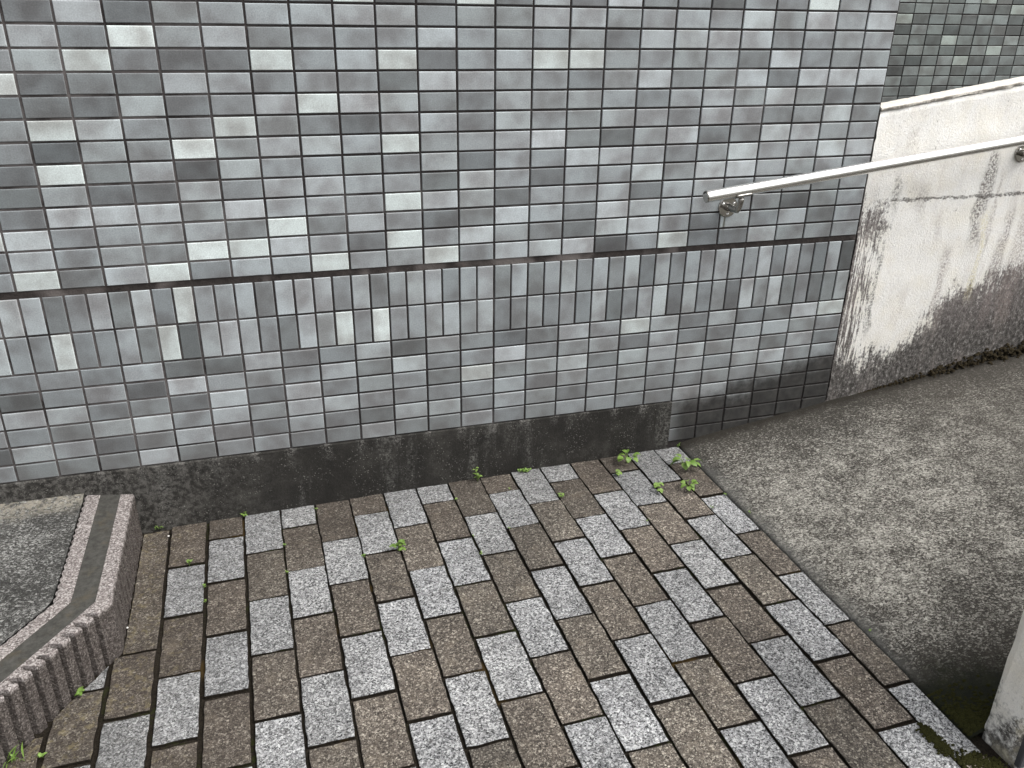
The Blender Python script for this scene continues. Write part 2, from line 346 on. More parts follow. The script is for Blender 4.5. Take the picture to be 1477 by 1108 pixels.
    hgt = s.math('SUBTRACT', s.noise(170, 5, .75), s.math('MULTIPLY', ck, .8))
    return s.done(c, .92, hgt, .8, .0045, .2)

def simple(name, colr, rough, metal=0.0, nz=None, amt=.3, bump=None, spec=.4):
    s = NT(name)
    c = colr
    if nz: c = s.mul(s.mix(0.0, colr, colr), s.math('ADD', s.math('MULTIPLY', s.noise(nz, 5, .65), 2 * amt), 1 - amt))
    return s.done(c, rough, s.noise(bump, 4) if bump else None, .5, .003, spec, metal)

def coping_mat():
    s = NT('chipped_coping'); x, y, z = s.xyz()
    c = s.mul(s.mix(0.0, (.80, .76, .68), (0, 0, 0)), s.math('ADD', s.math('MULTIPLY', s.noise(160, 4, .75), .7), .65))
    d = s.math('SUBTRACT', s.math('ADD', s.math('MULTIPLY', s.math('SUBTRACT', x, 2.305), .14), 1.100), z)
    br = s.math('MULTIPLY', s.step(s.math('ADD', d, s.math('MULTIPLY', s.noise(22, 5, .7), .016)), .011, .017), s.step(s.noise(9, 5, .7), .38, .54))
    c = s.mix(s.math('MULTIPLY', br, .85), c, (.10, .085, .07))
    return s.done(c, .9, s.noise(120, 5, .75), 1.0, .004, .2)

def steel_mat():
    s = NT('stainless_steel')
    n = s.noise(1, 4, .6, s.scale(6, 400, 400))
    return s.done(s.mul(s.mix(0.0, (.93, .925, .91), (0, 0, 0)), s.math('ADD', s.math('MULTIPLY', n, .06), .97)), s.math('ADD', s.math('MULTIPLY', n, .05), .17), metal=1.0)

def leaf_mat(name, c0, c1):
    s = NT(name); oi = s.add('ShaderNodeObjectInfo')
    c = s.mix(s.math('ADD', s.math('MULTIPLY', s.noise(60, 3), .6), s.math('MULTIPLY', oi.outputs['Random'], .4)), c0, c1)
    m = s.done(c, .5, s.noise(200, 3), .4, .001, .35)
    s.b.inputs['Subsurface Weight'].default_value = 0.15; s.b.inputs['Subsurface Radius'].default_value = (.002, .004, .001)
    return m

M = dict(tile=tile_mat('glazed_tile', True), tile_stuff=tile_mat('glazed_tile_field', False), mortar=mortar_mat(), band=band_mat(), plinth=plinth_mat(),
         rear=tile_mat('shaded_green_tile', True, (.62, .64, .60)), rear_stuff=tile_mat('shaded_green_tile_field', False, (.62, .64, .60)),  # rear tiles: greener, and the recess's shade is darkened into their colour
         grey=paver_mat('grey_granite_block', False), brown=paver_mat('brown_block', True), soil=soil_mat(),
         ramp=washed_concrete('washed_concrete', True), slab=washed_concrete('slab_concrete', False), nosing=nosing_mat(), tread=tread_mat(),
         white=white_mat('stained_white_render'), near=white_mat('cream_render', True), coping=coping_mat(),
         dark=simple('dark_cladding', (.055, .057, .062), .7, nz=30, amt=.4, bump=60), steel=steel_mat(), chrome=simple('polished_steel', (.40, .385, .36), .12, 1.0),
         leaf=leaf_mat('weed_leaf', (.09, .17, .030), (.20, .30, .065)), leaf_b=leaf_mat('pale_weed_leaf', (.13, .23, .045), (.24, .34, .09)),
         stem=simple('weed_stem', (.14, .20, .05), .6), moss=simple('moss', (.026, .026, .008), 1.0, nz=70, amt=.7, bump=200, spec=.1),
         dirt=simple('dirt_and_moss', (.034, .027, .016), 1.0, nz=45, amt=.7, bump=150, spec=.1), ground=simple('ground_concrete', (.20, .195, .185), .95, nz=6, amt=.3, bump=40),
         pebble=simple('white_pebble', (.75, .73, .69), .7, nz=80, amt=.2), cap=simple('wall_cap_concrete', (.3, .29, .27), .9, nz=8, amt=.3, bump=60))

# ------------------------------------------------------------------ mesh helpers
def mesh_of(name, verts, faces, mat=None, smooth=False):
    me = bpy.data.meshes.new(name); me.from_pydata([tuple(v) for v in verts], [], faces); me.update()
    if mat: me.materials.append(mat)
    if smooth:
        for p in me.polygons: p.use_smooth = True
    return me
def obj(name, me, parent=None, loc=None):
    o = bpy.data.objects.new(name, me); col.objects.link(o)
    if parent: o.parent = parent
    if loc is not None: o.location = loc
    return o
def tag(o, label=None, cat=None, group=None, kind=None):
    if label: o['label'] = label
    if cat: o['category'] = cat
    if group: o['group'] = group
    if kind: o['kind'] = kind
    return o
def empty(name, loc=(0, 0, 0), rz=0):
    e = bpy.data.objects.new(name, None); e.empty_display_size = .05; col.objects.link(e); e.location = loc; e.rotation_euler = (0, 0, rz); return e
def box_data(x0, x1, y0, y1, z0, z1):
    v = [(x, y, z) for z in (z0, z1) for y in (y0, y1) for x in (x0, x1)]
    return v, [(0, 2, 3, 1), (4, 5, 7, 6), (0, 1, 5, 4), (2, 6, 7, 3), (0, 4, 6, 2), (1, 3, 7, 5)]
def box(name, b, mat, parent=None):
    return obj(name, mesh_of(name, *box_data(*b), mat), parent)
def tube_data(pts, radii, n=16, cap=True):
    V, F = [], []
    for i, p in enumerate(pts):
        p = Vector(p); d = (Vector(pts[min(i + 1, len(pts) - 1)]) - Vector(pts[max(i - 1, 0)])).normalized()
        a = d.cross(Vector((0, 0, 1)));  a = a.normalized() if a.length > 1e-3 else Vector((1, 0, 0)); b = d.cross(a)
        for k in range(n):
            t = 2 * math.pi * k / n; V.append(p + (a * math.cos(t) + b * math.sin(t)) * radii[i])
    for i in range(len(pts) - 1):
        for k in range(n):
            F.append((i * n + k, i * n + (k + 1) % n, (i + 1) * n + (k + 1) % n, (i + 1) * n + k))
    if cap: F.append(tuple(range(n - 1, -1, -1))); F.append(tuple((len(pts) - 1) * n + k for k in range(n)))
    return V, F
def merge(parts):
    V, F = [], []
    for v, f in parts:
        o = len(V); V += [tuple(x) for x in v]; F += [tuple(i + o for i in q) for q in f]
    return V, F
def tile_data(wd, ht, dep=.006, ch=.0015):               # face at y = 0, centred
    a, b = wd / 2, ht / 2; V = []
    for (x, z, y) in ((a - ch, b - ch, 0), (a, b, ch), (a, b, dep)): V += [(-x, y, -z), (x, y, -z), (x, y, z), (-x, y, z)]
    F = [(0, 1, 2, 3)]
    for r in (0, 4):
        for k in range(4): F.append((r + k, r + 4 + k, r + 4 + (k + 1) % 4, r + (k + 1) % 4))
    return V, F

def set_lp(me, pts, upright=False):
    at = me.attributes.new('lp', 'FLOAT_VECTOR', 'POINT')
    for d, p in zip(at.data, pts): d.vector = (p[2], p[1], p[0]) if upright else (p[0], p[1], p[2])
    return me

# ------------------------------------------------------------------ the setting: ground, pavement, ramp
gme = mesh_of('ground', [(-250, -250, -.14), (250, -250, -.14), (250, 250, -.14), (-250, 250, -.14)], [(0, 1, 2, 3)], M['ground'])
tag(obj('ground', gme), kind='structure')

EDGE_X = 1.742
def gp(k, v): return GO + E1 * k + E2 * v
soil_v = []
x0, x1, y0, y1 = -2.4, EDGE_X + .03, -3.6, .002
for (x, y) in ((x0, y0), (x1, y0), (x1, y1), (x0, y1)): soil_v.append((x, y, gz(x, y) - .0085))
soil_v += [(a, b, -.13) for a, b, c in soil_v]
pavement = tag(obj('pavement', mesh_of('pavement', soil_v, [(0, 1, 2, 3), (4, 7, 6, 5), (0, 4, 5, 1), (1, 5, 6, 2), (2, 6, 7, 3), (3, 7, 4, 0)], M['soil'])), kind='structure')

ap = [(EDGE_X + .0305, -3.6), (5.0, -3.6), (5.0, -1.353), (EDGE_X + .0305, -1.353)]
av = [(x, y, gz(x, y) - .003) for x, y in ap] + [(x, y, -.13) for x, y in ap]
tag(obj('footpath', mesh_of('footpath', av, [(0, 1, 2, 3), (0, 4, 5, 1), (1, 5, 6, 2), (2, 6, 7, 3), (3, 7, 4, 0)], M['ground'])), kind='structure')

# measured wander of the joints, millimetres
DU = {-1: (.7, -.14), 0: (1.3, .45), 1: (-.9, -.15), 2: (.4, .55), 3: (.4, .37), 4: (0, .41), 5: (1.2, .48), 6: (1.1, .41), 7: (-.8, -1.0), 8: (1.9, .69), 9: (.9, -.37), 10: (.4, -.47), 11: (-1, .27), 12: (-1.3, -.31), 13: (-2.1, -.43), 14: (-.2, .81), 15: (-1.5, 1.33)}
DV = {-2: {3: 2.9}, -1: {1: 7.2, 2: 3.4}, 0: {0: 1.2, 1: 3.3, 2: 7.1, 3: 6.4}, 1: {-1: -.9, 0: -2.9, 1: 1.8, 2: 2.3, 3: 3.2}, 2: {0: -2.1, 1: .6, 2: 1.3, 3: 1.1}, 3: {-1: 2.5, 0: 5.6, 1: -.8, 2: .4, 3: -.4},
      4: {0: 1.7, 1: -2.1, 2: -.5, 3: -1}, 5: {-1: -.8, 0: -3.9, 1: .6, 2: -3.2, 3: -5.4}, 6: {0: -4.5, 1: -2.1, 2: -5.2, 3: -5.6, 4: -5.8}, 7: {-1: .1, 0: -2.8, 2: -6.4, 3: -2.4}, 8: {0: -.6, 1: -7, 2: -5.1, 3: -5.2, 4: -3.4},
      9: {-1: 1.8, 0: -5.9, 2: -5.2, 3: -1, 4: -2.9}, 10: {0: -2.5, 1: -4.5, 3: .1, 4: 1}, 11: {-1: .5, 0: 3.1, 2: 3.9, 3: 5.4, 4: 2.8}, 12: {0: 1.3, 1: -1.2, 3: .3, 4: 2.3, 5: 2.3}, 13: {-1: 7.2, 0: -.3, 3: -.8, 4: 1}, 14: {0: 6, 1: 3, 3: -1.9, 4: -1.1, 5: 0}, 15: {0: 10.6, 1: 10.4, 2: 5.8, 3: 3.4, 4: 7}}
def du(k, v): a, b = DU.get(k, (0, 0)); return (a + b * (v - 2)) / 100.5
def dv(c, v):
    t = DV.get(c, {}); n = math.floor(v)
    if n in t: return t[n] / 201.3
    near = min(t, key=lambda q: abs(q - n)) if t else None
    return t[near] / 201.3 if near is not None else 0.0
# outline of the step, used to cut the pavers that run into it
SN = Vector((.835, -.55)); SD = Vector((-.55, -.835)); OUT_N = .336; OUT_X = .075; NIN = .220; XIN = -.046
def clip(poly, n, d):                                     # keep n.p >= d
    out = []
    for i, a in enumerate(poly):
        b = poly[(i + 1) % len(poly)]; fa = n.x * a[0] + n.y * a[1] - d; fb = n.x * b[0] + n.y * b[1] - d
        if fa >= 0: out.append(a)
        if (fa >= 0) != (fb >= 0):
            t = fa / (fa - fb); out.append((a[0] + (b[0] - a[0]) * t, a[1] + (b[1] - a[1]) * t))
    return out
def area(p): return .5 * sum(p[i][0] * p[(i + 1) % len(p)][1] - p[(i + 1) % len(p)][0] * p[i][1] for i in range(len(p)))
def paver_mesh(poly, mat, seed, top):
    """slab with a slightly ragged, chamfered rim; poly is counter-clockwise in plan, made round its own centre"""
    rnd = random.Random(seed)
    if area(poly) < 0: poly = poly[::-1]
    cx = sum(p[0] for p in poly) / len(poly); cy = sum(p[1] for p in poly) / len(poly)
    rim = []
    for i, a in enumerate(poly):
        b = poly[(i + 1) % len(poly)]; L = math.hypot(b[0] - a[0], b[1] - a[1]); n = max(1, round(L / .022))
        nx, ny = (b[1] - a[1]) / max(L, 1e-6), -(b[0] - a[0]) / max(L, 1e-6)
        for j in range(n):
            t = j / n; j_ = rnd.uniform(-.0020, .0008) if j else -.0018
            rim.append((a[0] + (b[0] - a[0]) * t + nx * j_, a[1] + (b[1] - a[1]) * t + ny * j_))
    n = len(rim); V = []
    tx, ty = rnd.uniform(-.010, .010), rnd.uniform(-.009, .009); dz = rnd.uniform(-.0018, .0012)
    for inset, dep in ((.0015, 0), (.0, .0014), (.0006, .05)):
        for x, y in rim:
            d = math.hypot(x - cx, y - cy) or 1; k = max(0, 1 - inset / d)
            X = cx + (x - cx) * k; Y = cy + (y - cy) * k
            V.append((X - cx, Y - cy, gz(X, Y) - gz(cx, cy) + top + dz + tx * (X - cx) + ty * (Y - cy) - dep + (rnd.uniform(-.0006, .0002) if inset and dep < .01 else 0)))
    F = [tuple(range(n))]
    for r in (0, n):
        for k in range(n): F.append((r + k, r + n + k, r + n + (k + 1) % n, r + (k + 1) % n))
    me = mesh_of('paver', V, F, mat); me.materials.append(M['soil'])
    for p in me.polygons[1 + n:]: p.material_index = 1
    return me, (cx, cy, gz(cx, cy))
far_parts = {'grey': [], 'brown': []}
npv = 0
for c in range(-18, 16):
    even = c % 2 == 0
    for n in range(-1, 17):
        va, vb = (n, n + 1) if even else (n - .5, n + .5)
        cs = (n + 1) % 2
        ph = c % 4
        isgrey = (cs == 1) if ph in (0, 1) else (cs == 0)
        if vb < -1: continue
        if c == -1 and n in (0, 1): continue
        if c == -1 and n == -1: va, vb = -1.0, 1.5
        cut = va < -1
        va_ = max(va, -1.012); w0, w1 = va_ + (dv(c, va_) if not cut else 0), vb + dv(c, vb)
        g = .0023 + .0022 * (c < 2) + .0012 * random.random() - .0010 * (va_ < .3)
        gu, gv = g / .1005, (g + .0002) / .2013
        pts = []
        for (k, v, su, sv) in ((c, w0, 1, 1), (c, w1, 1, -1), (c + 1, w1, -1, -1), (c + 1, w0, -1, 1)):
            p = gp(k + du(k, v) + su * gu, v + sv * (gv if not (cut or n == -1) or sv < 0 else .0)); pts.append((p.x, min(p.y, -.0045)))
        if c == 15:
            pts = [(min(x, EDGE_X - .0025), y) for x, y in pts]
        poly = pts
        A0 = abs(area(poly))
        # the part that lies in front of or beside the step
        mid = (sum(p[0] for p in poly) / 4, sum(p[1] for p in poly) / 4)
        if c < 1:
            if mid[1] > -.50:                              # beside the straight nosing
                poly = clip(poly, Vector((1, 0)), OUT_X + .002)
                if poly and min(p[1] for p in poly) < -.5: pass
            else:
                poly = clip(poly, SN, OUT_N + .003)
        if len(poly) < 3 or abs(area(poly)) < .0004: continue
        mat = 'grey' if isgrey else 'brown'
        if c == -1 and n in (-1, 2): mat = 'brown'      # the cut strip beside the step is brown
        # in view?
        q = [px_of((x, y, gz(x, y))) for x, y in poly]
        seen = max(a for a, b in q) > 0 and min(a for a, b in q) < 1477 and max(b for a, b in q) > 0 and min(b for a, b in q) < 1108
        me, loc = paver_mesh(poly, M[mat], 1000 + c * 40 + n, random.uniform(-.0012, .0012))
        if seen:
            obj('paver', me, pavement, loc); npv += 1
        else:
            far_parts[mat].append(([Vector(v.co) + Vector(loc) for v in me.vertices], [tuple(p.vertices) for p in me.polygons])); bpy.data.meshes.remove(me)
for k, parts in far_parts.items():
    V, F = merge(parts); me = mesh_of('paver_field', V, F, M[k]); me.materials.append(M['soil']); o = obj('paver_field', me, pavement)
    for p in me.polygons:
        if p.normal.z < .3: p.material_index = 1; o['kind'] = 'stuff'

# ramp: profile rising to the right, slightly uneven
XS = [RAMP[0][0] + .001]; 
while XS[-1] < 4.8: XS.append(XS[-1] + (.012 if XS[-1] < 1.86 else .04))
YS = [-1.275 + i * (1.275 + .002) / 32 for i in range(33)]
V, F = [], []
for x in XS:
    for y in YS:
        V.append((x, y, ramp_z(x) + .002 * mnoise.noise((x * 5, y * 5, 0)) * min(1, (x - 1.74) * 20) - (.0 if x > 1.75 else .0) + (max(0, .03 + y) * .12 if y > -.03 else 0)))
ny = len(YS)
for i in range(len(XS) - 1):
    for j in range(ny - 1): F.append((i * ny + j, (i + 1) * ny + j, (i + 1) * ny + j + 1, i * ny + j + 1))
nb = len(V); V += [(XS[0], y, -.12) for y in YS]
for j in range(ny - 1): F.append((j, j + 1, nb + j + 1, nb + j))
tag(obj('ramp', mesh_of('ramp', V, F, M['ramp'], True)), kind='structure')

# ------------------------------------------------------------------ the tiled wall
WALL_TOP = 3.4; DS = .2131; HB = 1.36
S2 = HB - .65 - DS; S1 = S2 + .10; S0 = S2 + .20            # soldier courses
PL = S2 - .30                                              # top of the plinth
BAND_T = HB - .65 + .0025; BAND_B = S0 - .0025
WX0, WX1, PLX = -3.4, 2.3, 1.7025
wall = empty('tiled_wall', (0, 0, 0)); tag(wall, 'grey glazed tile wall with a dark horizontal joint above two upright courses', 'wall')
box('wall_core', (WX0, WX1 + .002, .0042, 1.9, -.12, WALL_TOP), M['mortar'], wall)
box('wall_cap', (WX0 - .02, WX1 + .02, -.02, 1.92, WALL_TOP + .001, WALL_TOP + .06), M['cap'], wall)
pv, pf = [], []
nx = 150
for i in range(nx + 1):
    x = WX0 + (PLX - WX0) * i / nx
    for z, y in ((-.1, -.003), (.09, -.003), (PL - .004, -.003), (PL - .0015 + .001 * mnoise.noise((x * 30, 0, 0)), -.0015), (PL - .001, .0045)): pv.append((x, y + .0008 * mnoise.noise((x * 8, z * 8, 3)), z))
for i in range(nx):
    for j in range(4): pf.append((i * 5 + j, (i + 1) * 5 + j, (i + 1) * 5 + j + 1, i * 5 + j + 1))
e = nx * 5; pv += [(PLX, .006, -.1), (PLX, .006, PL - .001)]; pf.append((e, len(pv) - 2, len(pv) - 1, e + 4, e + 3, e + 2, e + 1))
obj('plinth', mesh_of('plinth', pv, pf, M['plinth']), wall)
box('joint_band', (WX0, WX1, .0030, .0044, BAND_B, BAND_T), M['band'], wall)

ROWS = {1: (0, '36355666645566556575757'), 2: (-1, '764956455575555466774555'), 3: (-1, '568433856835688555537445'), 4: (-1, '934366455376554574573777'),
        5: (-1, '333644687644655545657544'), 6: (-1, '587548543564655655654474'), 7: (-1, '425595676855674357347655'), 8: (-1, '384626555563657654575576'),
        9: (-1, '353364676537635575775555'), 10: (-1, '477757665876365636655656'), 11: (-1, '755564846534764766655356'), 12: (-1, '655498763857543775475746'), 13: (-2, '5847846685585677258447555')}
LOW = {1: '4446336446364347586464478', 2: '2453755564745745636446655', 3: '6644373745548567466766464', 4: '4467575675545646555656756'[:25], 5: '6634754643664654554555555', 6: '4447456446446456555665555'}
SOLD = {0: (-3, '763464748556476656456645646456464636465655746436'), 1: (-4, '754844648267653768595566564454546346736453757443466')}
def tint_of(sv, rnd):
    d = 98 + (sv - 2 + rnd.uniform(-.3, .3)) * (14.4 if sv < 8 else 15.2)
    k = lin(d)
    if sv >= 8: h = (1.0, 1.025, .985)
    else: h = rnd.choice([(.99, 1.0, 1.01), (.995, .992, 1.0), (.985, 1.005, 1.0), (.99, 1, 1.0), (.98, 1.0, 1.015)])
    return (k * h[0], k * h[1], k * h[2])
rt = random.Random(11)
def rand_shade(): return rt.choice([2, 3, 3, 4, 4, 4, 5, 5, 5, 5, 6, 6, 6, 7, 7, 8])
specs = []                                               # (kind, cx, cz, shade)
nr_up = int((WALL_TOP - HB) / .05)
c_lo = int(WX0 / .1) + 1
for h in range(-nr_up, 14):
    st, txt = ROWS.get(h, (0, ''))
    for c in range(c_lo, 23):
        i = c - st; sv = int(txt[i]) if 0 <= i < len(txt) else rand_shade()
        specs.append(('h', c * .1 + .05, HB - .05 * h + .025, sv, c, h))
for r in range(1, 10):
    for c in range(c_lo if r <= 6 else 17, 23):
        i = c + 2; txt = LOW.get(r, ''); sv = int(txt[i]) if 0 <= i < len(txt) else (5 if r > 6 else rand_shade())
        cz = S2 - .05 * r + .025
        if cz < ramp_z(c * .1 + .1) - .03 and r > 6: continue
        specs.append(('h', c * .1 + .05, cz, sv, c, 100 + r))
for rw in (0, 1):
    st, txt = SOLD[rw]
    for s_ in range(c_lo * 2, 46):
        i = s_ - st; sv = int(txt[i]) if 0 <= i < len(txt) else rand_shade()
        specs.append(('s', s_ * .05 + .025, (S1 + S0) / 2 if rw == 0 else (S1 + S2) / 2, sv, s_, rw))
TM = {'h': mesh_of('tile', *tile_data(.0942, .0444), M['tile']), 's': mesh_of('upright_tile', *tile_data(.0444, .0942), M['tile']),
      }
set_lp(TM['h'], tile_data(.0942, .0444)[0]); set_lp(TM['s'], tile_data(.0444, .0942)[0], True)
def px_area(cx, cz, wd, ht, y=0):
    q = [px_of((cx + a * wd / 2, y, cz + b * ht / 2)) for a, b in ((-1, -1), (1, -1), (1, 1), (-1, 1))]
    q = [(min(max(a, 0), 1477), min(max(b, 0), 1108)) for a, b in q]; return abs(area(q))
vis = []; rest = []
for sp in specs:
    wd, ht = (.0942, .0444) if sp[0] == 'h' else (.0444, .0942)
    a = px_area(sp[1], sp[2], wd, ht)
    (vis if a > 25 else rest).append((a, sp))
vis.sort(key=lambda t: -t[0])
hs_ = [t for t in vis if t[1][0] == 'h']; ss_ = [t for t in vis if t[1][0] == 's']
rest += hs_[300:]
def jit(): return rt.uniform(-.0005, .0005)
for a, (kd, cx, cz, sv, c, r) in hs_[:300] + ss_:
    o = obj('tile' if kd == 'h' else 'upright_tile', TM[kd], wall, (cx + jit(), rt.uniform(-.0005, .0004), cz + jit()))
    o.rotation_euler = (rt.uniform(-.006, .006), rt.uniform(-.0025, .0025), rt.uniform(-.004, .004)); o.color = (*tint_of(sv, rt), 1)
def field(name, items, mat, parent, xf=None):
    V, F, C, LP = [], [], [], []
    for (kd, cx, cz, sv) in items:
        v, f = tile_data(*((.0942, .0444) if kd == 'h' else (.0444, .0942) if kd == 's' else (.066, .0447) if kd == 'a' else (.0265, .0447)))
        LP += [(p[2], p[1], p[0]) if kd == 's' else p for p in v]
        o = len(V); rot = Matrix.Rotation(rt.uniform(-.004, .004), 3, 'Z') @ Matrix.Rotation(rt.uniform(-.006, .006), 3, 'X')
        dx, dy, dz = jit(), rt.uniform(-.0005, .0004), jit()
        for p in v:
            q = rot @ Vector(p) + Vector((cx + dx, dy, cz + dz)); V.append(xf @ q if xf else q)
        F += [tuple(i + o for i in q) for q in f]; t = tint_of(sv, rt); C += [(*t, rt.random())] * len(v)
    me = mesh_of(name, V, F, mat); set_lp(me, LP); at = me.attributes.new('tint', 'FLOAT_COLOR', 'POINT')
    j = 0
    # alpha has to be one value for the whole tile
    for k in range(0, len(C), 12):
        al = rt.random()
        for q in range(12): at.data[k + q].color = (*C[k + q][:3], al)
    o = obj(name, me, parent); o['kind'] = 'stuff'; return o
field('tile_field', [sp[:4] for a, sp in rest], M['tile_stuff'], wall)

# ------------------------------------------------------------------ the recessed wall behind
RA = -.02056; RO = Vector((3.7868, 1.6764, 1.4092))
rear = empty('tiled_wall', (RO.x, RO.y, 0), RA); tag(rear, 'shade-darkened tiled wall set back behind the stained white wall at upper right', 'wall')
RX0, RX1 = -1.475, 2.6
box('wall_core', (RX0, RX1, .0042, .3, -.12, WALL_TOP - .2), M['mortar'], rear)
RS = {1: '55556348', 2: '84554663', 3: '26534454', 4: '653855475', 5: '465446846', 6: '424684454', 7: '257545636', 8: '645654555', 9: '546355'}
xfm = Matrix.Translation((RO.x, RO.y, 0)) @ Matrix.Rotation(RA, 4, 'Z')
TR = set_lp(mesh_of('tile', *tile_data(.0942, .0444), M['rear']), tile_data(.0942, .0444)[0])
fr = []
for r in range(-34, 28):
    for i in range(-14, 26):
        cx, cz = i * .1 + .05, RO.z - .05 * r + .025
        t = RS.get(r, ''); sv = int(t[i + 1]) if 0 <= i + 1 < len(t) else rand_shade()
        q = [px_of(xfm @ Vector((cx + a * .045, 0, cz + b * .02))) for a in (-1, 1) for b in (-1, 1)]
        edge = on_wall(max(a for a, b in q), sum(b for a, b in q) / 4).x
        wtop = on_wall(sum(a for a, b in q) / 4, min(b for a, b in q))
        if min(a for a, b in q) < 1477 and max(b for a, b in q) > 0 and edge > 2.3 and wtop.z > 1.10 + .14 * (wtop.x - 2.3):
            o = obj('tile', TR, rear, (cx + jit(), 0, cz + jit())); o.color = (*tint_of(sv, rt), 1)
            o.rotation_euler = (rt.uniform(-.005, .005), 0, rt.uniform(-.004, .004))
        else: fr.append(('h', cx, cz, sv))
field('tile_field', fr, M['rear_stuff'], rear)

# ------------------------------------------------------------------ the stained white wall along the ramp
def wtop(x): return 1.100 + .140 * (x - 2.305)
wh = empty('retaining_wall', (2.303, 0, 0)); tag(wh, 'stained white rendered wall with black lichen foot beside the ramp', 'wall')
V, F = [], []; nxw, nzw = 130, 56; X1W = 4.8
for i in range(nxw + 1):
    x = 2.3035 + (X1W - 2.3035) * (i / nxw) ** 1.25
    zb = ramp_z(x) - .03; zt = wtop(x) - .016
    for j in range(nzw + 1):
        z = zb + (zt - zb) * j / nzw
        y = .0015 + .0028 * mnoise.fractal((x * 9, z * 9, 1.0), .8, 2, 4)
        xx = x + (.0035 * mnoise.noise((3, z * 40, 0)) if i == 0 else 0)
        V.append((xx - 2.303, y, z))
for i in range(nxw):
    for j in range(nzw): a = i * (nzw + 1) + j; F.append((a, a + nzw + 1, a + nzw + 2, a + 1))
b0 = len(V)
for i in range(nxw + 1):
    x = V[i * (nzw + 1)][0]; V.append((x, .057, ramp_z(x + 2.303) - .03)); V.append((x, .057, wtop(x + 2.303) - .016))
for i in range(nxw):
    F.append((b0 + 2 * i, b0 + 2 * i + 1, b0 + 2 * i + 3, b0 + 2 * i + 2)); a = i * (nzw + 1) + nzw; F.append((a, a + nzw + 1, b0 + 2 * i + 3, b0 + 2 * i + 1))
obj('wall_body', mesh_of('wall_body', V, F, M['white'], True), wh)
V, F = [], []
nc = 240
for i in range(nc + 1):
    x = 2.304 + (X1W - 2.304) * i / nc; n1_ = mnoise.fractal((x * 14, 5, 0), .7, 2, 4); n2_ = mnoise.fractal((x * 40, 9, 0), .7, 2, 3)
    t = wtop(x) + .0015 * n2_; lo = wtop(x) - .0135 + .004 * n1_ + .002 * n2_
    for y, z in ((.004, lo), (-.0015 + .001 * n2_, lo + .001), (-.002 + .001 * n1_, t - .004), (.003, t), (.055, t + .001), (.060, t - .003), (.060, lo)): V.append((x - 2.303, y, z))
for i in range(nc):
    for j in range(6): F.append((i * 7 + j, (i + 1) * 7 + j, (i + 1) * 7 + j + 1, i * 7 + j + 1))
F.append((0, 1, 2, 3, 4, 5, 6))
obj('coping', mesh_of('coping', V, F, M['coping']), wh)

# dirt and moss collected in the angle between wall and ramp
def clumps(name, spots, mat, label, cat):
    V, F = [], []; rc = random.Random(5)
    for (x, y, z, s) in spots:
        o = len(V); n = 6
        for ring, (rr, hh) in enumerate(((1, -.15), (.85, .35), (.45, .7))):
            for k in range(n):
                t = 2 * math.pi * (k + .5 * ring) / n; q = s * rr * rc.uniform(.75, 1.2); V.append((x + math.cos(t) * q, y + math.sin(t) * q * .8, z + s * hh * rc.uniform(.7, 1.2)))
        V.append((x, y, z + s * .8))
        for ring in (0, 1):
            for k in range(n): F.append((o + ring * n + k, o + ring * n + (k + 1) % n, o + (ring + 1) * n + (k + 1) % n, o + (ring + 1) * n + k))
        for k in range(n): F.append((o + 2 * n + k, o + 2 * n + (k + 1) % n, o + 3 * n))
    return tag(obj(name, mesh_of(name, V, F, mat)), label, cat, kind='stuff')
rc = random.Random(3); sp = []
for i in range(900):
    x = rc.uniform(2.42, 4.2); amt = min(1, max(0, (x - 2.42) / .55)); y = -abs(rc.gauss(0, .014)) * amt - .001
    h = max(0, .052 * amt * (1 - abs(y) / .035)) * rc.random()
    sp.append((x, y, ramp_z(x) + h, rc.uniform(.004, .010) * (.5 + .5 * amt)))
clumps('dirt_strip', sp, M['dirt'], 'dark mossy dirt along the foot of the stained white wall', 'moss')
sp = []
for i in range(700):
    a = rc.uniform(0, 1); x = 1.744 + min(abs(rc.gauss(0, .05)), .12); y = -1.268 + min(abs(rc.gauss(0, .05)), .11)
    sp.append((x, y, ramp_z(max(x, 1.7425)) - .001, rc.uniform(.002, .006)))
clumps('moss', sp, M['moss'], 'dark green moss on the ramp corner beside the cream parapet', 'moss')
sp = []
for i in range(420):                                     # moss along the last paver joint
    p = on_ground(rc.uniform(1330, 1372), 0) if False else None
    t = rc.random(); a = on_ground(1333, 1050); b = on_ground(1368, 1088); p = a.lerp(b, t)
    sp.append((p.x + rc.gauss(0, .007), p.y + rc.gauss(0, .008), gz(p.x, p.y) + .0005, rc.uniform(.0015, .004)))
for i in range(500):
    a = on_ground(1385, 1098); b = on_ground(1440, 1104); p = a.lerp(b, rc.random())
    sp.append((p.x + rc.gauss(0, .008), p.y + rc.gauss(0, .012), gz(p.x, p.y) + .0005, rc.uniform(.0015, .0045)))
clumps('moss', sp, M['moss'], 'olive moss in the paver joint at the bottom right corner', 'moss')

# ------------------------------------------------------------------ near parapet of the ramp
pp = empty('parapet_wall', (1.774, -1.27, 0)); tag(pp, 'cream rendered end of the low ramp parapet at the lower right edge', 'wall')
def ptop(x): return .80 + .13 * (x - 1.774)
V, F = [], []; NZ = 34
ring = []
for u in range(5): ring.append((0.0, -.081 * (1 - u / 4)))
body_v = []
XSP = [0, .004] + [.05 + .1 * i for i in range(30)]
prof = [(-.081, 0), (-.06, 0), (-.04, 0), (-.02, 0), (0, 0)]
